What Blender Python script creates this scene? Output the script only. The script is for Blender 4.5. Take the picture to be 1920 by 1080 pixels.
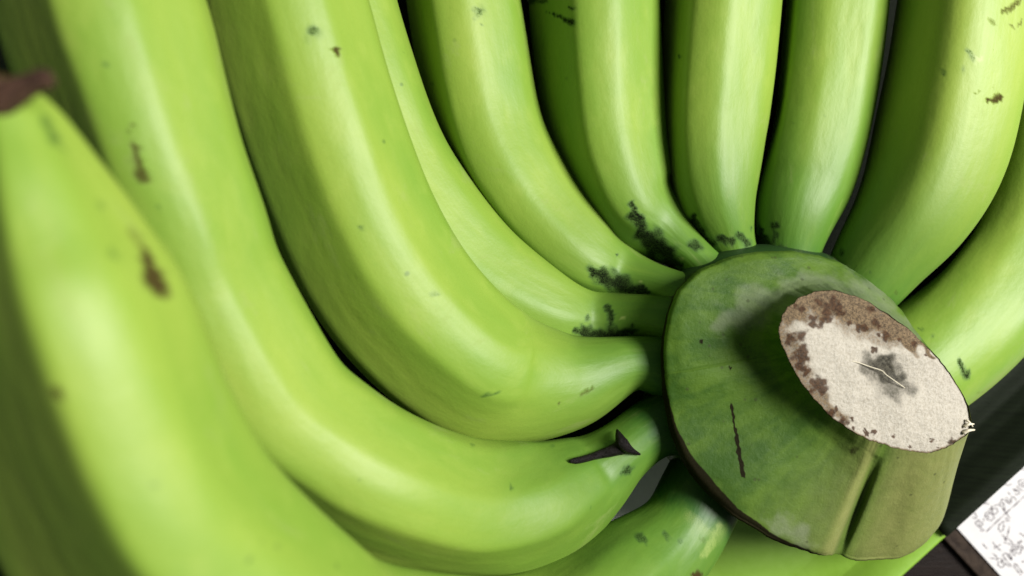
import bpy, math, random
import numpy as np
from mathutils import Vector
random.seed(4); RNG = np.random.RandomState(7)
for o in list(bpy.data.objects): bpy.data.objects.remove(o)
S = bpy.context.scene; COL = S.collection

# ------------------------------------------------------------------ camera, light, exposure
H = 0.300                       # camera height above the tray floor (metres)
FPX = 1600.0                    # focal length in photo pixels
cam_d = bpy.data.cameras.new('camera'); cam = bpy.data.objects.new('camera', cam_d); COL.objects.link(cam)
cam.location = (0, 0, H); cam.rotation_euler = (0, 0, 0)
cam_d.sensor_width = 36.0; cam_d.lens = 36.0 * FPX / 1920.0
cam_d.clip_start = 0.005; cam_d.clip_end = 50
cam_d.dof.use_dof = True; cam_d.dof.focus_distance = 0.240; cam_d.dof.aperture_fstop = 30.0 / 4.2
S.camera = cam
W = bpy.data.worlds.new('World'); S.world = W; W.use_nodes = True
bg = W.node_tree.nodes['Background']; bg.inputs[0].default_value = (0.90, 1.0, 0.92, 1); bg.inputs[1].default_value = 0.10
def area(name, loc, target, size, power, color):
    l = bpy.data.lights.new(name, 'AREA'); l.shape = 'RECTANGLE'; l.size, l.size_y = size; l.energy = power; l.color = color
    o = bpy.data.objects.new(name, l); COL.objects.link(o); o.location = loc
    o.rotation_euler = (Vector(target) - Vector(loc)).to_track_quat('-Z', 'Y').to_euler()
    return o
area('room_lamp', (0.695, 0.186, 0.745), (0, 0, 0.05), (0.38, 0.38), 20.5, (1.0, 0.98, 0.94))
S.view_settings.view_transform = 'Standard'; S.view_settings.look = 'None'
S.view_settings.exposure = 0.14; S.view_settings.gamma = 1.0; S.view_settings.use_curve_mapping = False
S.render.engine = 'CYCLES'

# ------------------------------------------------------------------ helpers
def P(px, py, d):               # photo pixel at distance d below the lens -> world point
    return np.array([(px - 960) * d / FPX, (540 - py) * d / FPX, H - d])
def project(v):
    d = H - v[:, 2]
    return np.stack([960 + v[:, 0] * FPX / d, 540 - v[:, 1] * FPX / d], 1)
def mesh_obj(name, verts, faces, mat, parent=None, smooth=True):
    me = bpy.data.meshes.new(name)
    verts = np.asarray(verts, dtype=np.float32)
    if isinstance(faces, np.ndarray):
        n = len(faces); k = faces.shape[1]
        me.vertices.add(len(verts)); me.vertices.foreach_set('co', verts.ravel())
        me.loops.add(n * k); me.loops.foreach_set('vertex_index', faces.ravel().astype(np.int32))
        me.polygons.add(n); me.polygons.foreach_set('loop_start', (np.arange(n) * k).astype(np.int32))
        me.update(calc_edges=True)
    else:
        me.from_pydata([tuple(map(float, v)) for v in verts], [], faces); me.update()
    me.validate()
    if smooth: me.polygons.foreach_set('use_smooth', [True] * len(me.polygons))
    if mat: me.materials.append(mat)
    o = bpy.data.objects.new(name, me); COL.objects.link(o)
    if parent: o.parent = parent
    return o
def attr_color(o, name, rgb):
    a = o.data.attributes.new(name, 'FLOAT_COLOR', 'POINT')
    c = np.ones((len(rgb), 4), np.float32); c[:, :3] = rgb; a.data.foreach_set('color', c.ravel())
def attr_vec(o, name, v):
    a = o.data.attributes.new(name, 'FLOAT_VECTOR', 'POINT'); a.data.foreach_set('vector', np.asarray(v, np.float32).ravel())
def tag(o, label, cat, group=None, kind=None):
    o['label'] = label
    if cat: o['category'] = cat
    if group: o['group'] = group
    if kind: o['kind'] = kind
    return o
def grid_faces(nu, nv, close_v=True):
    i = np.arange(nu - 1)[:, None]; j = np.arange(nv if close_v else nv - 1)[None, :]
    a = i * nv + j; b = i * nv + (j + 1) % nv; c = (i + 1) * nv + (j + 1) % nv; d = (i + 1) * nv + j
    return np.stack([a, b, c, d], -1).reshape(-1, 4)
def catmull(pts, n, closed=False):
    pts = np.asarray(pts, float); m = len(pts)
    if closed: ext = np.concatenate([pts[-1:], pts, pts[:2]])
    else: ext = np.concatenate([[2 * pts[0] - pts[1]], pts, [2 * pts[-1] - pts[-2]]])
    segs = m if closed else m - 1
    t = np.linspace(0, segs, n, endpoint=not closed); k = np.minimum(t.astype(int), segs - 1); u = (t - k)[:, None]
    p0, p1, p2, p3 = ext[k], ext[k + 1], ext[k + 2], ext[k + 3]
    return 0.5 * (2 * p1 + (p2 - p0) * u + (2 * p0 - 5 * p1 + 4 * p2 - p3) * u ** 2 + (3 * p1 - p0 - 3 * p2 + p3) * u ** 3)
def sstep(a, b, x):
    t = np.clip((x - a) / (b - a), 0, 1); return t * t * (3 - 2 * t)
def tube(path, radii, ns=10, cap=True):
    path = np.asarray(path, float); n = len(path); V = []
    T = np.gradient(path, axis=0); T /= np.linalg.norm(T, axis=1)[:, None] + 1e-12
    for p, t, r in zip(path, T, radii):
        a = np.cross(t, [0.13, 0.2, 1.0]); a /= np.linalg.norm(a); b = np.cross(t, a)
        for k in range(ns):
            q = 2 * math.pi * k / ns; V.append(p + r * (math.cos(q) * a + math.sin(q) * b))
    F = [tuple(f) for f in grid_faces(n, ns)]
    if cap: F.append(tuple(range(ns))[::-1]); F.append(tuple(range((n - 1) * ns, n * ns)))
    return np.array(V), F
def chain_mask(px, chain, soft=1.0):   # soft mark along a chain of (x, y, radius) photo points, laid on the surface there
    m = np.zeros(len(px)); x, y = px[:, 0], px[:, 1]
    rm = np.mean([c[2] for c in chain]); wa = rm * 0.28; q = 2.2 / max(rm, 4)
    px = px + wa * np.stack([np.sin(x * q + 1.7 * np.sin(y * q * .8 + 1)) + .6 * np.sin(y * q * 2.3 + x * q), np.sin(y * q * 1.1 + 1.9 * np.sin(x * q * .7 + 2)) + .6 * np.sin(x * q * 2.1 - y * q)], 1)
    ch = chain if len(chain) > 1 else [chain[0], chain[0]]
    for (x0, y0, r0), (x1, y1, r1) in zip(ch[:-1], ch[1:]):
        a = np.array([x0, y0]); b = np.array([x1, y1]); ab = b - a; L = ab @ ab + 1e-9
        t = np.clip(((px - a) @ ab) / L, 0, 1); dd = np.linalg.norm(px - (a + t[:, None] * ab), axis=1)
        r = r0 + (r1 - r0) * t
        m = np.maximum(m, 1 - sstep(0.25, 1.0 + 0.6 * soft, dd / r))
    return m

# ------------------------------------------------------------------ materials
class NT:
    def __init__(s, name):
        s.m = bpy.data.materials.new(name); s.m.use_nodes = True; s.t = s.m.node_tree; s.n = s.t.nodes
        s.b = s.n['Principled BSDF']
    def add(s, typ, **kw):
        n = s.n.new(typ)
        for k, v in kw.items(): setattr(n, k, v)
        return n
    def link(s, a, b): s.t.links.new(a, b)
    def set(s, sock, v):
        if hasattr(v, 'is_linked') or isinstance(v, bpy.types.NodeSocket): s.link(v, sock)
        else: sock.default_value = v
    def noise(s, vec, scale, detail=4, rough=0.55, dist=0.0):
        n = s.add('ShaderNodeTexNoise'); n.inputs['Scale'].default_value = scale; n.inputs['Detail'].default_value = detail
        n.inputs['Roughness'].default_value = rough; n.inputs['Distortion'].default_value = dist
        if vec is not None: s.link(vec, n.inputs['Vector'])
        return n.outputs['Fac']
    def math(s, op, a, b=0.0, c=0.0, clamp=False):
        n = s.add('ShaderNodeMath', operation=op); n.use_clamp = clamp
        for i, v in enumerate((a, b, c)): s.set(n.inputs[i], v)
        return n.outputs[0]
    def ramp(s, v, a, b):
        n = s.add('ShaderNodeMapRange', interpolation_type='SMOOTHSTEP'); s.set(n.inputs[0], v)
        n.inputs[1].default_value = a; n.inputs[2].default_value = b; return n.outputs[0]
    def mix(s, f, a, b):
        n = s.add('ShaderNodeMix', data_type='RGBA'); s.set(n.inputs[0], f); s.set(n.inputs[6], a); s.set(n.inputs[7], b)
        return n.outputs[2]
    def vscale(s, v, sc):
        n = s.add('ShaderNodeMapping'); s.link(v, n.inputs[0]); n.inputs['Scale'].default_value = sc; return n.outputs[0]
    def bump(s, h, strength, dist, prev=None):
        n = s.add('ShaderNodeBump'); n.inputs['Strength'].default_value = strength; n.inputs['Distance'].default_value = dist
        s.link(h, n.inputs['Height'])
        if prev is not None: s.link(prev, n.inputs['Normal'])
        return n.outputs[0]
    def attr(s, name): return s.add('ShaderNodeAttribute', attribute_name=name)
ALB = 0.95
def rgb(r, g, b): return (r * ALB, g * ALB, b * ALB, 1.0)

def peel_material():
    k = NT('banana_peel')
    co = k.attr('peel').outputs['Vector']; pt = k.add('ShaderNodeSeparateColor'); k.link(k.attr('marks').outputs['Color'], pt.inputs[0])
    tn = k.add('ShaderNodeSeparateColor'); k.link(k.attr('tone').outputs['Color'], tn.inputs[0])
    mould_shade, brown, pale = pt.outputs[0], pt.outputs[1], pt.outputs[2]; neck, seed = tn.outputs[0], tn.outputs[1]  # first channel: mould, plus shade painted beside the necks
    big = k.noise(k.vscale(co, (14, 45, 1)), 1.0, 3); streak = k.noise(k.vscale(co, (55, 900, 1)), 1.0, 4); fine = k.noise(k.vscale(co, (900, 900, 1)), 1.0, 5, 0.65)
    mid = k.noise(k.vscale(co, (110, 160, 1)), 1.0, 5, 0.6)
    c = k.mix(k.ramp(k.math('ADD', k.math('MULTIPLY', big, 0.7), k.math('MULTIPLY', seed, 0.30)), 0.22, 0.84), rgb(0.128, 0.252, 0.024), rgb(0.262, 0.350, 0.050))
    c = k.mix(k.math('MULTIPLY', k.ramp(streak, 0.42, 0.7), 0.06), c, rgb(0.12, 0.26, 0.02))
    c = k.mix(k.math('MULTIPLY', k.ramp(mid, 0.48, 0.75), 0.22), c, rgb(0.30, 0.38, 0.07))
    c = k.mix(k.math('MULTIPLY', k.ramp(fine, 0.5, 0.8), 0.16), c, rgb(0.10, 0.21, 0.02))
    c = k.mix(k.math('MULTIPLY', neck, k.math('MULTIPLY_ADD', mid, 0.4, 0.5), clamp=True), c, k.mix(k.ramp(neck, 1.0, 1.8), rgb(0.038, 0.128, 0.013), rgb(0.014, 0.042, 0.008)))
    # natural pores: few tiny dark dots
    v = k.add('ShaderNodeTexVoronoi'); v.inputs['Scale'].default_value = 1.0; k.link(k.vscale(co, (95, 95, 1)), v.inputs['Vector'])
    sc = k.add('ShaderNodeSeparateColor'); k.link(v.outputs['Color'], sc.inputs[0])
    dot = k.math('MULTIPLY', k.math('SUBTRACT', 1.0, k.ramp(v.outputs['Distance'], 0.03, 0.085)), k.ramp(sc.outputs[0], 0.80, 0.86))
    c = k.mix(k.math('MULTIPLY', dot, 0.6), c, rgb(0.06, 0.12, 0.02))
    scf = k.ramp(k.noise(k.vscale(co, (38, 70, 1)), 1.0, 9, 0.72, 0.6), 0.56, 0.70); c = k.mix(k.math('MULTIPLY', scf, 0.30), c, rgb(0.25, 0.29, 0.10))
    edge = k.noise(k.vscale(co, (2300, 2300, 1)), 1.0, 5, 0.75)
    pm = k.ramp(k.math('ADD', pale, k.math('MULTIPLY_ADD', edge, 0.5, -0.25)), 0.2, 0.7); c = k.mix(k.math('MULTIPLY', pm, 0.75), c, rgb(0.33, 0.40, 0.12))
    hm = k.ramp(k.math('ADD', mould_shade, k.math('MULTIPLY_ADD', mid, 0.5, -0.25)), 0.05, 0.6); c = k.mix(k.math('MULTIPLY', hm, 0.6), c, rgb(0.045, 0.11, 0.018))
    mm = k.ramp(k.math('ADD', mould_shade, k.math('MULTIPLY_ADD', edge, 1.7, -0.85)), 0.36, 1.12); c = k.mix(mm, c, rgb(0.004, 0.006, 0.003))
    bm = k.ramp(k.math('ADD', brown, k.math('MULTIPLY_ADD', edge, 0.6, -0.3)), 0.2, 0.95); c = k.mix(k.math('MULTIPLY', bm, 0.97), c, k.mix(edge, rgb(0.012, 0.008, 0.004), rgb(0.075, 0.050, 0.016)))
    k.link(c, k.b.inputs['Base Color'])
    r = k.math('ADD', k.math('MULTIPLY_ADD', streak, 0.08, 0.45), k.math('ADD', k.math('MULTIPLY', scf, 0.10), k.math('MULTIPLY', k.math('MAXIMUM', mm, bm), 0.3))); k.link(r, k.b.inputs['Roughness'])
    k.link(k.math('MULTIPLY_ADD', k.math('MAXIMUM', mm, bm), -0.32, 0.34), k.b.inputs['Specular IOR Level'])
    k.b.inputs['Subsurface Weight'].default_value = 0.0; k.b.inputs['Subsurface Radius'].default_value = (0.6, 1.0, 0.2); k.b.inputs['Subsurface Scale'].default_value = 0.004
    n = k.bump(streak, 0.04, 0.0006); n = k.bump(mid, 0.16, 0.0012, n); n = k.bump(fine, 0.10, 0.0003, n); n = k.bump(big, 0.25, 0.004, n); n = k.bump(k.math('MAXIMUM', mm, bm), 0.25, 0.0004, n)
    k.link(n, k.b.inputs['Normal']); return k.m

def crown_material():
    k = NT('crown_skin'); co = k.add('ShaderNodeTexCoord').outputs['Object']
    pt = k.add('ShaderNodeSeparateColor'); k.link(k.attr('marks').outputs['Color'], pt.inputs[0])
    lip, sheen_bloom, olive = pt.outputs[0], pt.outputs[1], pt.outputs[2]
    cc = k.attr('flow').outputs['Vector']; rad = k.noise(k.vscale(cc, (1.5, 1.0, 1)), 1.0, 6, 0.62, 0.3)
    a = k.noise(co, 55, 5, 0.6); b = k.noise(co, 260, 6, 0.68); f = k.noise(co, 1500, 4, 0.7)
    c = k.mix(k.ramp(k.math('ADD', k.math('MULTIPLY', a, 0.45), k.math('MULTIPLY', rad, 0.55)), 0.38, 0.62), rgb(0.026, 0.070, 0.007), rgb(0.066, 0.126, 0.013))
    c = k.mix(k.math('MULTIPLY', k.ramp(b, 0.5, 0.78), 0.25), c, rgb(0.045, 0.10, 0.02))
    c = k.mix(k.math('MULTIPLY', olive, k.math('MULTIPLY_ADD', b, 0.6, 0.62), clamp=True), c, rgb(0.185, 0.20, 0.060))
    bm = k.ramp(k.math('ADD', sheen_bloom, k.math('MULTIPLY_ADD', b, 1.0, -0.5)), 0.15, 0.85); c = k.mix(k.math('MULTIPLY', bm, 0.42), c, rgb(0.19, 0.205, 0.15))
    v = k.add('ShaderNodeTexVoronoi'); v.inputs['Scale'].default_value = 330; k.link(co, v.inputs['Vector'])
    sc = k.add('ShaderNodeSeparateColor'); k.link(v.outputs['Color'], sc.inputs[0])
    dots = k.math('MULTIPLY', k.math('SUBTRACT', 1.0, k.ramp(v.outputs['Distance'], 0.10, 0.22)), k.ramp(sc.outputs[1], 0.72, 0.8))
    c = k.mix(k.math('MULTIPLY', dots, 0.5), c, rgb(0.03, 0.035, 0.012))
    lm = k.ramp(k.math('ADD', lip, k.math('MULTIPLY_ADD', b, 0.8, -0.4)), 0.3, 0.7); c = k.mix(k.math('MULTIPLY', lm, 0.95), c, k.mix(f, rgb(0.004, 0.003, 0.002), rgb(0.018, 0.011, 0.008)))
    k.link(c, k.b.inputs['Base Color']); k.link(k.math('MULTIPLY_ADD', lm, -0.16, 0.18), k.b.inputs['Specular IOR Level'])
    k.link(k.math('MULTIPLY_ADD', b, 0.25, 0.42), k.b.inputs['Roughness'])
    n = k.bump(a, 0.2, 0.003); n = k.bump(rad, 0.15, 0.002, n); n = k.bump(b, 0.22, 0.0012, n); n = k.bump(f, 0.15, 0.0004, n); k.link(n, k.b.inputs['Normal']); return k.m

def cut_material():
    k = NT('cut_stem_flesh'); co = k.add('ShaderNodeTexCoord').outputs['Object']
    pt = k.add('ShaderNodeSeparateColor'); k.link(k.attr('marks').outputs['Color'], pt.inputs[0])
    blot, rot, core = pt.outputs[0], pt.outputs[1], pt.outputs[2]
    a = k.noise(co, 1300, 6, 0.72); f = k.noise(co, 3000, 4, 0.7); g = k.noise(co, 150, 5, 0.6)
    c = k.mix(k.ramp(a, 0.3, 0.72), rgb(0.32, 0.29, 0.235), rgb(0.45, 0.42, 0.36))
    c = k.mix(k.math('MULTIPLY', k.ramp(f, 0.52, 0.8), 0.18), c, rgb(0.34, 0.28, 0.20))
    rm = k.ramp(k.math('ADD', rot, k.math('MULTIPLY_ADD', a, 1.6, -0.8)), 0.10, 0.95); c = k.mix(k.math('MULTIPLY', rm, 0.95), c, k.mix(k.ramp(k.math('ADD', k.math('MULTIPLY', f, 0.5), k.math('MULTIPLY', a, 0.5)), 0.38, 0.64), rgb(0.030, 0.017, 0.007), rgb(0.20, 0.135, 0.068)))
    bm = k.ramp(k.math('ADD', blot, k.math('MULTIPLY_ADD', a, 1.3, -0.65)), 0.25, 0.85); c = k.mix(k.math('MULTIPLY', bm, 0.92), c, k.mix(k.ramp(a, 0.35, 0.65), rgb(0.016, 0.007, 0.003), rgb(0.066, 0.030, 0.012)))
    cm = k.ramp(k.math('ADD', core, k.math('MULTIPLY_ADD', a, 1.6, -0.8)), 0.12, 1.0); c = k.mix(k.math('MULTIPLY', cm, 0.95), c, k.mix(k.ramp(a, 0.35, 0.7), rgb(0.012, 0.011, 0.008), rgb(0.085, 0.078, 0.055)))
    k.link(c, k.b.inputs['Base Color']); k.b.inputs['Roughness'].default_value = 0.6; k.b.inputs['Specular IOR Level'].default_value = 0.12
    n = k.bump(g, 0.5, 0.003); n = k.bump(a, 0.35, 0.0008, n); n = k.bump(f, 0.25, 0.0003, n); k.link(n, k.b.inputs['Normal']); return k.m

def simple(name, c0, c1, scale, rough=0.5, spec=0.4, bump=0.15, stretch=(1, 1, 1), dist=0.0008, coat=0.0):
    k = NT(name); co = k.vscale(k.add('ShaderNodeTexCoord').outputs['Object'], stretch)
    a = k.noise(co, scale, 6, 0.65); b = k.noise(co, scale * 6, 4, 0.6)
    k.link(k.mix(k.ramp(k.math('ADD', k.math('MULTIPLY', a, 0.7), k.math('MULTIPLY', b, 0.3)), 0.3, 0.7), rgb(*c0), rgb(*c1)), k.b.inputs['Base Color'])
    k.link(k.math('MULTIPLY_ADD', b, 0.2, rough - 0.1), k.b.inputs['Roughness']); k.b.inputs['Specular IOR Level'].default_value = spec
    k.b.inputs['Coat Weight'].default_value = coat
    k.link(k.bump(b, bump, dist, k.bump(a, bump, dist * 2)), k.b.inputs['Normal']); return k.m

PEEL = peel_material(); CROWN = crown_material(); CUT = cut_material()
M_SCAR = simple('dry_black_bract', (0.003, 0.002, 0.002), (0.009, 0.006, 0.006), 900, 0.40, 0.16, 0.5)
M_STUB = simple('dry_brown_flower', (0.035, 0.016, 0.010), (0.13, 0.065, 0.040), 350, 0.7, 0.25, 0.6, dist=0.0015)
M_FIBRE = simple('pale_fibre', (0.5, 0.45, 0.33), (0.7, 0.64, 0.5), 800, 0.6)
M_TRAY = simple('green_plastic', (0.185, 0.345, 0.03), (0.215, 0.385, 0.042), 60, 0.42, 0.45, 0.06)
M_SHADE_SHEET = simple('dark_shade_sheet', (0.0045, 0.0065, 0.0035), (0.010, 0.015, 0.007), 40, 0.6, 0.08, 0.2, (2, 40, 1))  # near-black colour that stands in for shadow on the tray
M_LINER = simple('grey_paper', (0.74, 0.74, 0.68), (0.8, 0.8, 0.74), 120, 0.8, 0.2, 0.1)
M_TABLE = simple('dark_wood', (0.004, 0.002, 0.0015), (0.012, 0.007, 0.005), 30, 0.5, 0.12, 0.15, (3, 30, 3))
M_BOARD = simple('brown_board', (0.012, 0.007, 0.005), (0.045, 0.031, 0.022), 380, 0.6, 0.12, 0.3)
M_PAPER = simple('white_paper', (0.55, 0.535, 0.54), (0.60, 0.585, 0.59), 200, 0.8, 0.2, 0.06)
M_PENCIL = simple('pencil_line', (0.05, 0.04, 0.05), (0.16, 0.135, 0.15), 900, 0.6, 0.3, 0.1)

# ------------------------------------------------------------------ table, tray, shade sheet, papers
RIM_D = H - 0.014
ra, rb = P(1690, 1080, RIM_D), P(1921, 870, RIM_D)
E = (rb - ra)[:2]; E /= np.linalg.norm(E); N2 = np.array([E[1], -E[0]])      # along the rim / outwards
O2 = ((ra + rb) / 2)[:2]
def loc(e, n, z): q = O2 + E * e + N2 * n; return np.array([q[0], q[1], z])
def to_en(px, py, z):
    q = P(px, py, H - z)[:2] - O2; return q @ E, q @ N2
TABLE_Z = -0.0045
tb = mesh_obj('table', [(-0.7, -0.7, TABLE_Z), (0.7, -0.7, TABLE_Z), (0.7, 0.7, TABLE_Z), (-0.7, 0.7, TABLE_Z)], [(0, 1, 2, 3)], M_TABLE)
tag(tb, 'dark brown wooden table top under the tray and the note', None, kind='structure')
TA, TB_, TR = 0.32, 0.25, 0.05                                              # tray half sizes, corner radius
PROF = [(0.030, -0.0015), (0.022, -0.0012), (0.006, 0.0095), (0.0032, 0.0125), (0.0010, 0.0137), (0.0003, 0.0140), (0.0, 0.0143), (0.0003, 0.0147), (0.0012, 0.0146), (0.004, 0.0133),
        (0.0075, 0.0095), (0.011, 0.0056), (0.015, 0.0025), (0.020, 0.0007), (0.026, 0.0), (0.032, 0.0)]
ring = []
for cx, cy, a0 in ((1, 1, 0), (-1, 1, 90), (-1, -1, 180), (1, -1, 270)):
    for s in range(13): ring.append((cx, cy, math.radians(a0 + 90 * s / 12)))
V = []
for off, z in PROF:
    for cx, cy, a in ring:
        e = cx * (TA - TR) + (TR - off) * math.cos(a); n = cy * (TB_ - TR) + (TR - off) * math.sin(a)
        V.append(loc(e, n - TB_, z))
F = [tuple(f) for f in grid_faces(len(PROF), len(ring))]
L0 = (len(PROF) - 1) * len(ring)
F.append(tuple(range(L0, L0 + len(ring)))); F.append(tuple(range(len(ring)))[::-1])
tray = mesh_obj('tray', V, F, M_TRAY); tag(tray, 'green plastic tray with raised rim holding the bananas', 'tray')

# added dark sheet over tray floor and slope, standing in for shadow
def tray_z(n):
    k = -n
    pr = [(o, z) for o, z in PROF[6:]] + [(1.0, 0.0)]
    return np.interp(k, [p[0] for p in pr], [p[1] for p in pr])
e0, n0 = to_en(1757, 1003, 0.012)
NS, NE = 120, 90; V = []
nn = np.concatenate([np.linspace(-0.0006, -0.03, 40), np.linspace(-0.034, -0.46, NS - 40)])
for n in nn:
    wide = float(sstep(0.066, 0.082, np.array(-n)))  # sheet widens under the bananas to keep gaps and corners dark
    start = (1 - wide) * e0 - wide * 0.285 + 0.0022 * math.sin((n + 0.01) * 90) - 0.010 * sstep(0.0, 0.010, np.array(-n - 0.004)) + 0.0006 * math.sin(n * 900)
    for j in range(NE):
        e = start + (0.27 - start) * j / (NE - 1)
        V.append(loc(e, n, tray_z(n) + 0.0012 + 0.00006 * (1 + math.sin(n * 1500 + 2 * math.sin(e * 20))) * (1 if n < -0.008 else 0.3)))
dark_sheet = mesh_obj('shade_sheet', V, grid_faces(NS, NE, False), M_SHADE_SHEET)
so = dark_sheet.modifiers.new('thick', 'SOLIDIFY'); so.thickness = 0.0005; so.offset = 1.0
tag(dark_sheet, 'added near-black sheet standing in for shadow in the green tray', 'shade_sheet')

# grey paper under the bananas
poly = [(930, -150), (1100, -150), (1250, 400), (1262, 800), (1255, 950), (1120, 1180), (1000, 1180), (1085, 850), (1215, 800), (1190, 500)]
V = [P(x, y, H - 0.0032) for x, y in poly] + [P(x, y, H - 0.0027) for x, y in poly]; m = len(poly)
F = [tuple(range(m, 2 * m))[::-1], tuple(range(m))] + [(i, (i + 1) % m, m + (i + 1) % m, m + i) for i in range(m)]
ln = mesh_obj('paper_sheet', V, F, M_LINER, smooth=False); tag(ln, 'plain grey paper sheet under the bananas in the tray', 'paper')

# clipboard-like brown board and the written note on it
pe, pn = to_en(1795, 990, -0.001)
def slab(name, e0, e1, n0, n1, z0, z1, mat):
    V = [loc(e, n, z) for z in (z0, z1) for e, n in ((e0, n0), (e1, n0), (e1, n1), (e0, n1))]
    F = [(3, 2, 1, 0), (4, 5, 6, 7), (0, 1, 5, 4), (1, 2, 6, 5), (2, 3, 7, 6), (3, 0, 4, 7)]
    o = mesh_obj(name, V, F, mat, smooth=False); return o
bo = slab('board', pe - 0.0058, pe + 0.17, 0.0035, 0.24, TABLE_Z + 0.0001, -0.0020, M_BOARD)
bv = bo.modifiers.new('bevel', 'BEVEL'); bv.width = 0.0004; bv.segments = 2
tag(bo, 'thin dark brown board on the table under the note', 'board')
PZ = -0.0013
note = slab('paper_note', pe, pe + 0.148, 0.0045, 0.2145, -0.0019, PZ, M_PAPER)
tag(note, 'white paper note with pencil handwriting beside the tray', 'paper')
s1 = lambda L: [(1810 + x / 9.818, 860 + y / 9.818) for x, y in L]
s2 = lambda L: [(1810 + x / 9.818, 970 + y / 9.818) for x, y in L]
strokes = [
 s1([(720, 465), (790, 490), (850, 470)]), s1([(1010, 190), (1080, 205), (1150, 190)]), s1([(1080, 380), (1000, 400), (985, 440), (1020, 500), (1090, 520)]),
 s1([(1120, 430), (1050, 440), (1060, 480), (1120, 470)]), s1([(940, 500), (1000, 550), (1065, 595)]), s1([(870, 560), (930, 565), (960, 590), (920, 600), (900, 575), (970, 590), (1000, 630), (965, 660), (910, 640)]),
 s1([(785, 615), (835, 670)]), s1([(755, 715), (850, 805), (845, 740), (870, 700), (910, 720), (938, 765)]), s1([(835, 845), (700, 740), (660, 800), (625, 850), (680, 885), (715, 960), (728, 900), (690, 800)]),
 s1([(535, 860), (610, 850)]), s1([(300, 830), (350, 825), (400, 770)]), s1([(360, 830), (440, 832)]), s1([(415, 945), (480, 915), (490, 870), (488, 975)]),
 s1([(545, 905), (500, 940), (505, 1000), (550, 1020), (595, 985), (590, 935), (545, 905)]),
 s1([(520, 1000), (430, 980), (375, 1010), (368, 1060), (410, 1120), (470, 1140), (525, 1100), (525, 1050), (470, 1010), (415, 1035), (415, 1075), (450, 1095)]),
 s1([(1090, 690), (900, 870), (740, 1010), (540, 1200), (385, 1350)]), s1([(720, 960), (755, 1010), (800, 1060)]), s1([(750, 1010), (780, 985)]), s1([(160, 980), (200, 1040), (215, 1080)]),
 s2([(135, 0), (185, 20), (215, 5)]), s2([(270, 45), (190, 90), (215, 140), (250, 175), (340, 225), (325, 250), (270, 235)]), s2([(225, 80), (300, 90), (320, 130), (290, 160), (260, 140), (265, 115)]), s2([(330, 20), (345, 70)]),
 s2([(740, 0), (770, 45), (825, 70)]), s2([(780, 65), (690, 85), (630, 140), (615, 210), (650, 262), (695, 230), (710, 170), (700, 110)]), s2([(780, 0), (835, 12)]),
 s2([(812, 165), (790, 290), (745, 432), (720, 350), (675, 332)]), s2([(715, 462), (790, 485), (875, 500), (860, 460), (800, 400)]), s2([(320, 475), (370, 545), (415, 577)]), s2([(512, 462), (570, 540), (660, 615)]), s2([(530, 570), (590, 540), (650, 500)]),
 s2([(455, 745), (550, 765), (600, 778), (590, 735), (500, 660)]), s2([(600, 820), (660, 825), (715, 880), (700, 915), (660, 920), (610, 880), (600, 820)]), s2([(640, 740), (730, 840), (815, 912)]), s2([(690, 790), (660, 825)]),
 s2([(850, 900), (740, 770), (695, 700), (730, 665), (800, 670), (845, 710), (855, 790), (790, 700), (770, 690), (830, 745)]), s2([(820, 600), (870, 655), (920, 715)]),
 s2([(920, 585), (950, 600), (970, 570), (940, 545), (905, 560), (900, 620), (960, 660), (1010, 665), (1025, 610), (990, 540), (930, 510), (875, 530), (855, 585), (880, 640)]),
 s2([(1010, 440), (1035, 430), (1030, 460), (1000, 465), (975, 450), (985, 490), (1060, 550), (1040, 590), (1085, 560)]), s2([(1005, 290), (1050, 320), (1090, 355)]), s2([(1040, 805), (1070, 825), (1085, 800)]),
 s2([(1030, 1075), (960, 980), (900, 900), (920, 855), (960, 890), (1060, 1030)])]
V, F = [], []
for st in strokes:
    q = catmull(np.array(st), max(8, 6 * len(st)))
    w3 = np.array([P(x, y, H - PZ - 0.00012) for x, y in q]); T = np.gradient(w3, axis=0); T /= np.linalg.norm(T, axis=1)[:, None] + 1e-12
    b0 = len(V)
    for i, (p, t) in enumerate(zip(w3, T)):
        hw = 0.00017 * (0.75 + 0.5 * math.sin(i * 0.9 + b0)); s = np.array([-t[1], t[0], 0]) * hw
        V += [p - s, p + s]
    F += [(b0 + 2 * i, b0 + 2 * i + 1, b0 + 2 * i + 3, b0 + 2 * i + 2) for i in range(len(w3) - 1)]
mesh_obj('handwriting', V, F, M_PENCIL, note, smooth=False)

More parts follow.
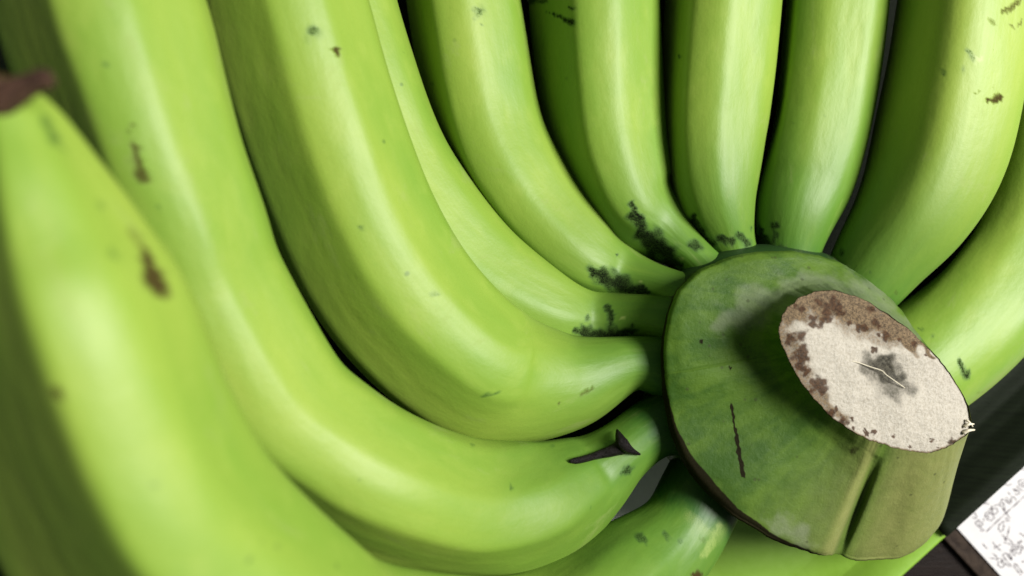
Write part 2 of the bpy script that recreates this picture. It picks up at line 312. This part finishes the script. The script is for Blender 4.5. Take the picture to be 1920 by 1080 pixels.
# ------------------------------------------------------------------ the hand of bananas
hand = bpy.data.objects.new('banana_hand', None); COL.objects.link(hand); hand.location = (0, 0, 0)
hand.empty_display_size = 0.03
tag(hand, 'hand of unripe green bananas with thick cut stem, lying in a tray', 'bananas')
NR = 104
def banana(ctrl, ridge=-0.4, flat=0.74, sharp=34.0, seed=0.5, necklen=0.058, marks=(), second=0.93, fade=(0.02, 0.07), tiplen=0.012):
    c = np.array([[*P(x, y, d), hw * d / FPX] for x, y, hw, d in ctrl])
    q = catmull(c, 600); q[:, 3] = np.maximum(q[:, 3], 0.002)
    s = np.concatenate([[0], np.cumsum(np.linalg.norm(np.diff(q[:, :3], axis=0), axis=1))])
    n = int(s[-1] / 0.00085); t = np.linspace(0, s[-1], n)
    q = np.stack([np.interp(t, s, q[:, i]) for i in range(4)], 1)
    for _ in range(14): q[1:-1] = 0.25 * q[:-2] + 0.5 * q[1:-1] + 0.25 * q[2:]
    p, r = q[:, :3], q[:, 3]
    T = np.gradient(p, axis=0); T /= np.linalg.norm(T, axis=1)[:, None]
    vw = np.array([0, 0, H]) - p; vw /= np.linalg.norm(vw, axis=1)[:, None]
    N = vw - (vw * T).sum(1)[:, None] * T; N /= np.linalg.norm(N, axis=1)[:, None]
    Lf = np.cross(N, T)                                            # side of the outer ridge
    th = np.linspace(0, 2 * math.pi, NR, endpoint=False)
    thr = math.acos(ridge); half = math.acos(flat); ph = thr + half
    def cut(a, dist, kk):
        cc = np.cos(th - a); return np.where(cc > 0.15, dist / np.maximum(cc, 0.15), 9.0), kk
    def smin(lst, k): return -np.log(sum(np.exp(-k * x) for x in lst)) / k
    base = np.ones(NR)
    sec = smin([base, cut(ph, flat, 1)[0], cut(ph + 2.1, 0.86, 1)[0], cut(thr - 1.05, second, 1)[0]], sharp)
    sec = sec / np.max(sec * np.cos(th)) if False else sec + (1 - np.interp(0.0, th, sec)) * 0.6
    al = sstep(fade[0], fade[1], t)[:, None]
    R = 1 + (sec[None, :] - 1) * al
    wob = 1 + 0.014 * np.sin(t * 75 + seed * 40)[:, None] * np.sin(th * 2 + seed * 9) + 0.008 * np.sin(t * 160 + seed * 17)[:, None] * np.cos(th + 3 * seed)
    R = R * wob * r[:, None]
    v = p[:, None, :] - Lf[:, None, :] * (np.cos(th)[None, :, None] * R[..., None]) + N[:, None, :] * (np.sin(th)[None, :, None] * R[..., None])
    v = v.reshape(-1, 3)
    faces = grid_faces(n, NR)
    v = np.concatenate([v, [p[0]], [p[-1] + T[-1] * r[-1] * 0.4]])
    o = mesh_obj('banana', v, faces, PEEL, hand)
    px = project(v)
    up = np.concatenate([np.tile(np.sin(th) > -0.35, n), [False, True]])
    mk = np.zeros((len(v), 3))
    for ch, stren, chain in marks:
        mk[:, ch] = np.maximum(mk[:, ch], stren * chain_mask(px, chain) * up)
    tt = np.concatenate([np.repeat(t, NR), [0, t[-1]]]); tip = sstep(t[-1] - tiplen, t[-1] - tiplen * 0.2, tt); mk[:, 1] = np.maximum(mk[:, 1], tip)
    attr_color(o, 'marks', mk)
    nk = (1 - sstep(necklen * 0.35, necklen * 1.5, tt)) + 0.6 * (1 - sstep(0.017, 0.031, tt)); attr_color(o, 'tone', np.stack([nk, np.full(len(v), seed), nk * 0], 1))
    ang = np.concatenate([np.tile(th, n), [0, 0]]); rr = np.concatenate([np.repeat(r, NR), [0, 0]])
    # seam of the coordinate lies underneath
    a2 = (ang + math.pi / 2) % (2 * math.pi)
    attr_vec(o, 'peel', np.stack([tt, a2 * 0.018, np.full(len(v), seed * 7.3)], 1))
    return o
MO_SH, BR, PA = 0, 1, 2  # mould with painted neck shade, brown scars, pale scuffs
# outermost, near the camera
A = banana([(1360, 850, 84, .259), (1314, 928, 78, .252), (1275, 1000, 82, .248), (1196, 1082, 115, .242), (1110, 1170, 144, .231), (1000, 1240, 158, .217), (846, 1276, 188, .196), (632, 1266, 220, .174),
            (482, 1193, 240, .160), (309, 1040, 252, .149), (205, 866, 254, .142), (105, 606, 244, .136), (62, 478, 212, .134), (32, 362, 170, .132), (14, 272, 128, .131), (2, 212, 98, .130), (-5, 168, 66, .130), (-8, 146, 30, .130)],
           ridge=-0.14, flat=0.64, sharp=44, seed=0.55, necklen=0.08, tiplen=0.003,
           marks=[(BR, 1.0, [(272, 478, 12), (285, 515, 20), (302, 545, 16)]), (BR, 0.45, [(262, 440, 14), (290, 530, 34)]), (MO_SH, 0.55, [(82, 225, 10), (104, 262, 11)]), (MO_SH, 0.35, [(118, 282, 10)]), (MO_SH, 0.42, [(190, 385, 10)]),
                  (MO_SH, 0.42, [(208, 468, 8), (215, 482, 8)]), (BR, 0.55, [(245, 430, 8), (265, 465, 10)]), (BR, 0.9, [(105, 735, 16), (112, 760, 10)]), (BR, 0.6, [(70, 628, 9)]), (MO_SH, 0.5, [(288, 906, 6)]), (MO_SH, 0.4, [(490, 1016, 5)]), (MO_SH, 0.4, [(521, 1023, 6)]),
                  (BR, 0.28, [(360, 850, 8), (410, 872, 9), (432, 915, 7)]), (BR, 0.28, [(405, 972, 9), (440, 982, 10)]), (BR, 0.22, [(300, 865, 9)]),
                  (MO_SH, 0.75, [(1198, 1005, 8), (1208, 1012, 9)]), (MO_SH, 0.6, [(1245, 998, 6), (1252, 1012, 7)]), (MO_SH, 0.5, [(1275, 1016, 6)]), (PA, 0.45, [(1350, 985, 12), (1335, 1015, 10), (1318, 1045, 8)]), (PA, 0.36, [(1290, 970, 30), (1335, 1000, 34)]), (BR, 0.4, [(1318, 1012, 8)]), (BR, 1.0, [(1305, 1079, 11)])])
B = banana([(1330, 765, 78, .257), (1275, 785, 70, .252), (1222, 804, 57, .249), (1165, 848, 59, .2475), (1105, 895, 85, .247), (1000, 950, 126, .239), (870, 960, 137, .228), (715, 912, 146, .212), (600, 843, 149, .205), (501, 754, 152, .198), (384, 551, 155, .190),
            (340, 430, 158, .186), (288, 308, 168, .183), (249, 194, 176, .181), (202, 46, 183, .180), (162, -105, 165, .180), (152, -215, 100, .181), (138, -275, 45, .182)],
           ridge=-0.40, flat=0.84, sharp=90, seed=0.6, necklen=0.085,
           marks=[(BR, 0.8, [(244, 238, 7), (256, 290, 9), (268, 335, 13)]), (BR, 0.4, [(250, 300, 14), (268, 340, 22)]), (MO_SH, 0.55, [(196, 120, 7)]), (MO_SH, 0.6, [(299, 388, 8)]), (MO_SH, 0.6, [(958, 914, 5)]), (MO_SH, 0.8, [(1172, 885, 9), (1183, 878, 7)]), (MO_SH, 0.6, [(1107, 950, 3)]), (MO_SH, 0.5, [(885, 835, 4)]), (MO_SH, 0.5, [(1036, 836, 4)])])
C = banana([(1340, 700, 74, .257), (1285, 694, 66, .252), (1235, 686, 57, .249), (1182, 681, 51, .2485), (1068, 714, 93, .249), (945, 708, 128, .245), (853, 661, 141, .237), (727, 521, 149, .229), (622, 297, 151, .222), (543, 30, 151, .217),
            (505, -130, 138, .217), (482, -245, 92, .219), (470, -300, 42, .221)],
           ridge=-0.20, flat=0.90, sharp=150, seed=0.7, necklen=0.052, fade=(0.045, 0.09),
           marks=[(MO_SH, 0.9, [(587, 60, 9)]), (MO_SH, 0.35, [(588, 60, 20)]), (BR, 1.0, [(632, 95, 10)]), (MO_SH, 0.55, [(676, 425, 6)]), (MO_SH, 0.4, [(812, 550, 6), (820, 553, 4)]), (MO_SH, 0.6, [(905, 743, 4), (935, 736, 2)]), (BR, 0.7, [(1048, 757, 5)]), (BR, 0.6, [(1090, 740, 6), (1112, 727, 5)])])
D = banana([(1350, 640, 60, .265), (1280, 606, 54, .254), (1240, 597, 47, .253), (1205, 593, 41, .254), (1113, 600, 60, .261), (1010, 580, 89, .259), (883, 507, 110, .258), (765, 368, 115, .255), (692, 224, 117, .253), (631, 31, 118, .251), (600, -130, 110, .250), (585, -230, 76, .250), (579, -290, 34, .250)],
           ridge=-0.55, seed=0.7, marks=[(MO_SH, 0.6, [(755, 100, 3)]), (MO_SH, 0.9, [(1140, 577, 8), (1146, 590, 6), (1145, 605, 8)]), (MO_SH, 0.7, [(1102, 596, 7)]), (MO_SH, 0.95, [(1080, 620, 10), (1120, 628, 14), (1160, 626, 13), (1185, 618, 9)]), (PA, 0.6, [(1168, 596, 7)])])
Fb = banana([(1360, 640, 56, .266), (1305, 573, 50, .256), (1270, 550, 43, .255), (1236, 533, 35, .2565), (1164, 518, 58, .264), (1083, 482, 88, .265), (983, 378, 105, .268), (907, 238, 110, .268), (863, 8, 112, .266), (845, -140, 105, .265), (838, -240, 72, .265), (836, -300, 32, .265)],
            ridge=-0.46, seed=0.5, marks=[(MO_SH, 1.0, [(1106, 504, 10), (1125, 517, 17), (1152, 530, 21), (1185, 543, 17), (1208, 549, 9)]), (MO_SH, 0.8, [(900, 20, 6)]), (MO_SH, 0.4, [(898, 24, 14)]), (MO_SH, 0.6, [(903, 46, 3)]), (MO_SH, 0.9, [(1157, 478, 3)]), (PA, 0.7, [(1201, 529, 6)]), (MO_SH, 0.5, [(811, 157, 5)])])  # wide crescent at the neck: mould and painted shade together
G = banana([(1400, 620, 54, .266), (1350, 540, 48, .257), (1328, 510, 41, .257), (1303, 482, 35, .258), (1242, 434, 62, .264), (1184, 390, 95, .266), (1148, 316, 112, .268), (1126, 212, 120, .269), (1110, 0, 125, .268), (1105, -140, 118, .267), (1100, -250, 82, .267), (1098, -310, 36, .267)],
           ridge=-0.27, seed=0.35, marks=[(MO_SH, 0.95, [(1022, 22, 2), (1050, 31, 3), (1072, 42, 8)]), (MO_SH, 0.9, [(1066, 13, 2), (1074, 17, 5)]), (MO_SH, 0.8, [(985, 2, 6), (1025, 2, 4)]), (MO_SH, 1.0, [(1184, 388, 9), (1192, 408, 12), (1208, 438, 20), (1232, 463, 28), (1255, 484, 24), (1270, 497, 12)]), (MO_SH, 0.85, [(1296, 458, 9), (1308, 462, 12)]), (MO_SH, 0.6, [(1063, 147, 4)]), (PA, 0.7, [(1277, 484, 5)])])  # broad dark band by the neck mixes mould with painted shade
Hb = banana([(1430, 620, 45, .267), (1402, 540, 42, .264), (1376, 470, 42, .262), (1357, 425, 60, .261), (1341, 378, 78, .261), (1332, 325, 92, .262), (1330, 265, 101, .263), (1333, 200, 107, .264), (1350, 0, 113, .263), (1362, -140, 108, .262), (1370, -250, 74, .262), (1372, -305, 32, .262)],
            ridge=-0.44, seed=0.6, marks=[(MO_SH, 0.9, [(1350, 447, 8), (1372, 452, 9)]), (MO_SH, 0.85, [(1386, 440, 7), (1403, 458, 8)]), (MO_SH, 0.7, [(1409, 428, 5)]), (MO_SH, 0.7, [(1413, 97, 2)]), (MO_SH, 1.0, [(1296, 410, 10), (1308, 440, 18), (1328, 462, 14)]), (MO_SH, 0.8, [(1275, 106, 4)])])  # left face near the neck: mould plus shade put into the colour
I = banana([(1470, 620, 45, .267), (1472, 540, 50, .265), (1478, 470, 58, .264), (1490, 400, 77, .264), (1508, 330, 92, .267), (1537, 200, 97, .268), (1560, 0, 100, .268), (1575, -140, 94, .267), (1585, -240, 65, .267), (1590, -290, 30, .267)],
           ridge=-0.62, seed=0.4, marks=[(MO_SH, 1.0, [(1425, 430, 10), (1430, 455, 14), (1440, 468, 10)]), (MO_SH, 0.9, [(1450, 425, 8), (1460, 423, 7)]), (MO_SH, 0.75, [(1455, 440, 6), (1450, 453, 7)]), (MO_SH, 0.8, [(1463, 463, 6), (1478, 468, 3)]), (MO_SH, 0.5, [(1489, 230, 4)]), (MO_SH, 0.5, [(1548, 217, 3)])])  # dark patch left of the neck is mould and painted shade
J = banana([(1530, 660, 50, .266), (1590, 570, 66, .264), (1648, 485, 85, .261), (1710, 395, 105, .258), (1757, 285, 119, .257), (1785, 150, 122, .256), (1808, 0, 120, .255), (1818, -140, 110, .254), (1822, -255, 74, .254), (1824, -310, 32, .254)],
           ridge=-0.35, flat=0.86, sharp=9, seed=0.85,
           marks=[(BR, 0.75, [(1876, 22, 4), (1893, 18, 8), (1910, 2, 7)]), (BR, 0.55, [(1855, 35, 6), (1866, 48, 4)]), (BR, 0.7, [(1894, 47, 4), (1902, 53, 4)]), (BR, 0.65, [(1910, 50, 4), (1916, 38, 4)]), (MO_SH, 0.5, [(1814, 93, 4), (1825, 108, 7)]), (PA, 1.0, [(1834, 112, 9)]),
                  (BR, 1.0, [(1845, 187, 2), (1862, 190, 5), (1871, 184, 10), (1881, 183, 3)]), (BR, 0.5, [(1825, 178, 2), (1838, 170, 4)]), (BR, 0.5, [(1864, 163, 4)]), (MO_SH, 0.55, [(1768, 130, 4), (1769, 140, 5)]), (MO_SH, 0.4, [(1810, 122, 3), (1808, 135, 4)]), (MO_SH, 0.8, [(1578, 474, 8)]), (MO_SH, 0.5, [(1632, 512, 5)]), (BR, 0.5, [(1680, 548, 7)]), (BR, 0.5, [(1860, 94, 3)])])
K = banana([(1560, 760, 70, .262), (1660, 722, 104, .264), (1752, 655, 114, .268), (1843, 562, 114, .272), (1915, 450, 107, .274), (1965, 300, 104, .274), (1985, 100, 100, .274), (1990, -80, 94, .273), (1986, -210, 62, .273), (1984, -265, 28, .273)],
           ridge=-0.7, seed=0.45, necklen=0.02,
           marks=[(MO_SH, 0.9, [(1797, 676, 5), (1803, 688, 7), (1812, 703, 9)]), (MO_SH, 0.5, [(1722, 616, 4), (1732, 619, 3)]), (MO_SH, 0.45, [(1748, 629, 5)]), (BR, 0.5, [(1830, 738, 3), (1843, 735, 3)]), (BR, 0.7, [(1822, 770, 4), (1832, 766, 4)]), (MO_SH, 0.8, [(1918, 150, 8)])])

# dried flower remnant on the near banana's tip, dried bract on the second banana's neck, pale seed on the last
q = catmull(np.array([P(-12, 172, .128), P(-16, 196, .1255), P(2, 188, .1235), P(34, 170, .1225), P(68, 154, .1215), P(90, 146, .121), P(97, 143, .121)]), 40)
rr = np.interp(np.linspace(0, 1, 40), [0, .3, .55, .8, .94, 1], [0.0030, 0.0026, 0.0018, 0.0015, 0.0014, 0.0005]) * (1 + 0.04 * np.sin(np.arange(40) * 0.7))
v, f = tube(q, rr, 12); mesh_obj('flower_remnant', v, f, M_STUB, A)['label'] = 'shrivelled brown flower remnant at the banana tip'
def on_b(x, y, lift):            # surface height of the second banana's neck under a photo pixel
    pv = np.empty(len(B.data.vertices) * 3, np.float32); B.data.vertices.foreach_get('co', pv); pv = pv.reshape(-1, 3)
    pp = project(pv); k = np.where(np.hypot(pp[:, 0] - x, pp[:, 1] - y) < 6)[0]; d = H - pv[k, 2].max(); return P(x, y, d - lift)
q = np.array([on_b(x, y, 0.0004) for x, y in ((1068, 865), (1085, 863), (1105, 858), (1125, 852), (1142, 847), (1156, 842), (1166, 838))])
q = catmull(q, 36); v, f = tube(q, np.interp(np.linspace(0, 1, 36), [0, .1, .4, .75, 1], [0.0004, 0.0009, 0.0010, 0.0017, 0.0022]), 10)
br = mesh_obj('dried_bract', v, f, M_SCAR, B); br['label'] = 'black dried bract scar on the banana neck'
q = np.array([on_b(x, y, l) for x, y, l in ((1157, 806, 0.001), (1161, 818, 0.0022), (1168, 832, 0.0026), (1182, 844, 0.002), (1200, 852, 0.0006))])
q = catmull(q, 30); v, f = tube(q, np.interp(np.linspace(0, 1, 30), [0, .45, .6, 1], [0.0003, 0.0018, 0.0016, 0.0003]), 8)
mesh_obj('bract_collar', v, f, M_SCAR, br)

# ------------------------------------------------------------------ crown and cut stem
KEY = [  # base x, y, d ; cut x, y ; steepness (1 = stem rises steeply out of a flat cushion, 0 = straight flank)
 (1240, 700, .251, 1472, 660, 1), (1243, 630, .251, 1461, 625, 1), (1262, 555, .251, 1466, 597, 1), (1300, 513, .251, 1482, 573, 1), (1360, 484, .251, 1510, 553, 1), (1430, 470, .251, 1545, 545, .9), (1510, 474, .251, 1585, 549, .8),
 (1580, 496, .251, 1630, 567, .6), (1645, 538, .251, 1680, 599, .4), (1697, 590, .251, 1730, 641, .3), (1732, 655, .252, 1775, 691, .1), (1768, 745, .255, 1806, 742, 0), (1790, 850, .26, 1820, 795, 0), (1768, 975, .262, 1795, 829, 0),
 (1700, 1042, .261, 1745, 848, 0), (1610, 1052, .258, 1690, 843, 0), (1572, 1040, .255, 1655, 832, 0), (1530, 1040, .250, 1625, 822, .5), (1450, 1012, .249, 1590, 803, .95), (1370, 965, .249, 1555, 778, 1), (1310, 908, .25, 1525, 745, 1),
 (1265, 835, .251, 1500, 712, 1), (1246, 765, .251, 1484, 685, 1)]
KEY = np.array(KEY, float); KEY[:, 2] -= np.interp(np.arange(len(KEY)), [0, 3, 6, 9, 12, 15, 17, 19, 22], [.014, .013, .009, .007, .005, .006, .011, .0145, .014])
NA = 276; key = catmull(KEY, NA, closed=True)
jit = np.convolve(np.tile(RNG.normal(0, 1, NA), 3), np.ones(5) / 5, 'same')[NA:2 * NA] * 2.4
to_c = np.array([1640, 700.0]) - key[:, 3:5]; key[:, 3:5] += to_c / np.linalg.norm(to_c, axis=1)[:, None] * jit[:, None]
ctr = np.array([1640, 700.0])
def cut_d(x, y): return 0.2195 + (x - 1460) / 360 * 0.013 + (y - 545) / 300 * 0.002
prof_s = [0, .06, .10, .13, .18, .30, .45, .60, .72, .82, .90, .96, 1.0]
# (fraction towards the cut edge, fraction of the rise) for cushion and for straight flank
cush = [(.10, -1.5), (.03, -.55), (-.004, -.12), (0, 0), (.035, .16), (.16, .20), (.36, .22), (.56, .24), (.74, .29), (.86, .40), (.93, .60), (.972, .84), (1, 1)]
flank = [(.10, -1.2), (.03, -.35), (0, -.06), (.005, 0), (.05, .07), (.18, .2), (.34, .36), (.50, .52), (.64, .66), (.76, .78), (.87, .88), (.95, .95), (1, 1)]
NP = 110; ss = np.linspace(0, 1, NP)
cu = np.stack([np.interp(ss, prof_s, [c[i] for c in cush]) for i in (0, 1)], 1); fl = np.stack([np.interp(ss, prof_s, [c[i] for c in flank]) for i in (0, 1)], 1)
for _ in range(6): cu[1:-1] = .25 * cu[:-2] + .5 * cu[1:-1] + .25 * cu[2:]; fl[1:-1] = .25 * fl[:-2] + .5 * fl[1:-1] + .25 * fl[2:]
V = np.zeros((NP, NA, 3)); PXY = np.zeros((NP, NA, 2)); an = np.arange(NA)
kidx = an / NA * len(KEY)                                          # key position round the crown
rim_n = np.cumsum(RNG.normal(0, 1, NA)); rim_n = rim_n - np.linspace(rim_n[0], rim_n[-1], NA); rim_n /= np.abs(rim_n).max()
for j in range(NA):
    bx, by, bd, cx, cy, st = key[j]; st = min(max(st, 0), 1)
    w = cu * st + fl * (1 - st)
    x = bx + (cx - bx) * w[:, 0]; y = by + (cy - by) * w[:, 0]; cd = cut_d(cx, cy); d = bd + (cd - bd) * w[:, 1]
    # ridge and groove running down the stem's skin
    g = math.exp(-((kidx[j] - 16.62) / 0.3) ** 2) * -0.0010 + math.exp(-((kidx[j] - 16.02) / 0.30) ** 2) * 0.0050 + 0.0007 * math.exp(-((kidx[j] - 14.6) / 0.3) ** 2)
    d = d + g * np.sin(np.clip(ss * 1.15 - 0.05, 0, 1) * math.pi) ** 0.6
    d = d + 0.0005 * np.sin(kidx[j] * 2.1 + ss * 2) * np.sin(ss * math.pi) ** 2
    d = d + 0.0005 * np.sin(ss * 9 + kidx[j] * 1.7) * (ss > .15) * (1 - ss)
    x = x + 2.5 * rim_n[j] * (1 - ss); y = y + 2.5 * rim_n[(j * 3 + 40) % NA] * (1 - ss)
    for i in range(NP): V[i, j] = P(x[i], y[i], d[i])
    PXY[:, j, 0] = x; PXY[:, j, 1] = y
crown = mesh_obj('crown', V.reshape(-1, 3), grid_faces(NP, NA), CROWN, hand)
crown['label'] = 'thick green crown cushion with cut stem'
px = PXY.reshape(-1, 2); si = np.repeat(ss, NA); kj = np.tile(kidx, NP)
mk = np.zeros((NP * NA, 3))
lipk = np.interp(kj, [0, 1, 2, 4, 6, 10, 12, 16, 17, 18, 19, 20, 21, 22, 23], [.7, .7, .5, .3, .15, .1, 0, 0, .55, .9, 1, 1, 1, .8, .7])
lipw = np.interp(kj, [0, 2, 5, 16, 17.2, 18.5, 20, 21.5, 23], [.175, .16, .14, .13, .155, .20, .24, .20, .175])
mk[:, 0] = lipk * (1 - sstep(lipw - .03, lipw + .02, si)) * 1.4
mk[:, 0] = np.maximum(mk[:, 0], (1 - sstep(0, 0.012, 1 - si)) * np.interp(kj, [0, 10, 11, 16, 18, 23], [1, 1, .3, .5, 1, 1]))
for chn in ([(1371, 756, 4), (1378, 800, 3), (1386, 850, 6), (1393, 893, 5)],): mk[:, 0] = np.maximum(mk[:, 0], 1.0 * chain_mask(px, chn, .5))
for c, s_ in (([(1370, 690, 5)], .8), ([(1315, 640, 4)], .8), ([(1600, 845, 16)], .55)): mk[:, 0] = np.maximum(mk[:, 0], s_ * chain_mask(px, c))
mk[:, 1] = np.maximum(.75 * chain_mask(px, [(1365, 600, 35), (1430, 570, 45), (1530, 530, 30), (1620, 550, 35), (1700, 620, 25)]), .65 * chain_mask(px, [(1465, 985, 28), (1500, 1010, 30)]))  # greyish bloom patches, with the crown top's sheen painted in
ol = np.interp(kj, [0, 11, 12, 14.6, 15.3, 15.8, 16.15, 16.4, 16.7, 17.0, 18, 19, 23], [0, .1, .9, 1, .5, .12, .3, 1, .95, .45, .2, .05, 0]); mk[:, 2] = ol
attr_color(crown, 'marks', mk); attr_vec(crown, 'flow', np.stack([np.where(kj > 11.5, 23 - kj, kj), si * 3, kj * 0 + (kj > 11.5)], 1))
# pale sliver under the lower lip is part of the skin; the cut face is its own piece
NRI = 70; V = []; R_ = []
edge = key[:, 3:5]
for i in range(NRI):
    fr = 1 - i / (NRI - 1) * 0.995
    for j in range(NA):
        xy = ctr + (edge[j] - ctr) * (fr * 0.998)
        dd = cut_d(*xy) - 0.0002 + 0.0006 * (fr ** 6) - 0.0004 * math.sin(xy[0] * .03) * math.cos(xy[1] * .04) + 0.0016 * math.exp(-(((xy[0] - 1665) / 34) ** 2 + ((xy[1] - 702) / 26) ** 2))
        V.append(P(xy[0], xy[1], dd)); R_.append((xy[0], xy[1], fr))
V = np.array(V); R_ = np.array(R_)
cutf = mesh_obj('cut_face', V, grid_faces(NRI, NA), CUT, crown); cutf['label'] = 'pale cut stem end with brown blotches and dark core'
px = R_[:, :2]; mk = np.zeros((len(V), 3)); c8 = lambda x, y: (1420 + x / 3, 520 + y / 3)
for x, y, r in ((190, 345, 30), (245, 330, 34), (250, 420, 38), (240, 480, 40), (275, 530, 26), (345, 615, 40), (330, 590, 30), (310, 250, 28), (360, 262, 24), (395, 235, 28), (385, 195, 22), (345, 140, 30), (395, 160, 26), (430, 130, 28), (450, 170, 26), (470, 205, 22),
                (250, 180, 24), (215, 160, 14), (575, 285, 20), (610, 285, 20), (725, 330, 26), (680, 322, 16), (660, 250, 18), (685, 275, 14), (480, 810, 28), (410, 765, 24), (445, 740, 14), (530, 795, 14), (655, 870, 15), (615, 880, 12), (605, 855, 10), (765, 895, 13), (1095, 922, 20), (985, 915, 12),
                (860, 955, 13), (1015, 960, 9), (660, 407, 17), (520, 255, 14), (945, 435, 9), (880, 375, 14), (540, 850, 10), (800, 350, 12), (640, 180, 20)):
    mk[:, 0] = np.maximum(mk[:, 0], chain_mask(px, [(*c8(x, y), r / 2.5)]) * 1.0)
def ch8(L): return [(*c8(x, y), r / 3) for x, y, r in L]
mk[:, 1] = np.maximum(1.15 * chain_mask(px, ch8([(150, 230, 60), (250, 140, 90), (420, 120, 125), (560, 180, 125), (700, 250, 85), (860, 345, 40), (960, 420, 18)])), .75 * chain_mask(px, ch8([(150, 300, 70), (190, 470, 105), (260, 600, 85), (380, 730, 50), (500, 830, 34)])))
mk[:, 1] = np.maximum(mk[:, 1], .55 * chain_mask(px, ch8([(480, 260, 60), (640, 330, 50), (800, 370, 40)]))); mk[:, 1] = np.maximum(mk[:, 1], sstep(.965, 1.0, R_[:, 2]) * .9)
mk[:, 2] = np.maximum(1.5 * chain_mask(px, ch8([(690, 500, 70), (755, 550, 60)])), .72 * chain_mask(px, ch8([(620, 480, 60), (710, 550, 105), (820, 620, 80)])))
attr_color(cutf, 'marks', mk)
q = [P(*c8(x, y), cut_d(*c8(x, y)) - l) for x, y, l in ((530, 470, .0002), (575, 482, .0007), (640, 505, .001), (700, 525, .0012), (725, 548, .001), (770, 580, .0007), (830, 622, .0002))]
v, f = tube(catmull(np.array(q), 40), np.full(40, 0.00013), 6); mesh_obj('fibre', v, f, M_FIBRE, cutf)
for (x0, y0), (x1, y1), r in (((1808, 800), (1826, 795), .0005), ((1806, 812), (1827, 806), .0006), ((1812, 788), (1824, 800), .0004)):   # torn fibres on the stem's corner
    v, f = tube(catmull(np.array([P(x0, y0, cut_d(x0, y0)), P((x0 + x1) / 2, (y0 + y1) / 2 - 2, cut_d(x0, y0) - .0006), P(x1, y1, cut_d(x0, y0) + .0003)]), 8), np.linspace(r, r * .4, 8), 6)
    mesh_obj('fibre', v, f, M_FIBRE, cutf)
# fleshy web joining the necks under the crown
ol = [(1206, 700), (1206, 620), (1222, 560), (1275, 505), (1345, 470), (1420, 458), (1500, 462), (1575, 488), (1640, 540), (1690, 610), (1700, 720), (1680, 850), (1600, 940), (1480, 985), (1375, 965), (1300, 905), (1240, 845), (1212, 780)]
o2 = catmull(np.array(ol, float), 120, closed=True); V = []; c0 = np.array([1450., 730.])
for fr, d in ((.55, .242), (.75, .2455), (.86, .2475), (.93, .250), (.975, .2535), (1.0, .259), (.985, .268), (.90, .276), (.6, .281)):
    for x, y in o2: V.append(P(*(c0 + (np.array([x, y]) - c0) * fr), d))
V = np.array(V); F = grid_faces(9, 120)
web = mesh_obj('crown_base', V, [tuple(f) for f in F] + [tuple(range(120))[::-1], tuple(range(960, 1080))], PEEL, hand)
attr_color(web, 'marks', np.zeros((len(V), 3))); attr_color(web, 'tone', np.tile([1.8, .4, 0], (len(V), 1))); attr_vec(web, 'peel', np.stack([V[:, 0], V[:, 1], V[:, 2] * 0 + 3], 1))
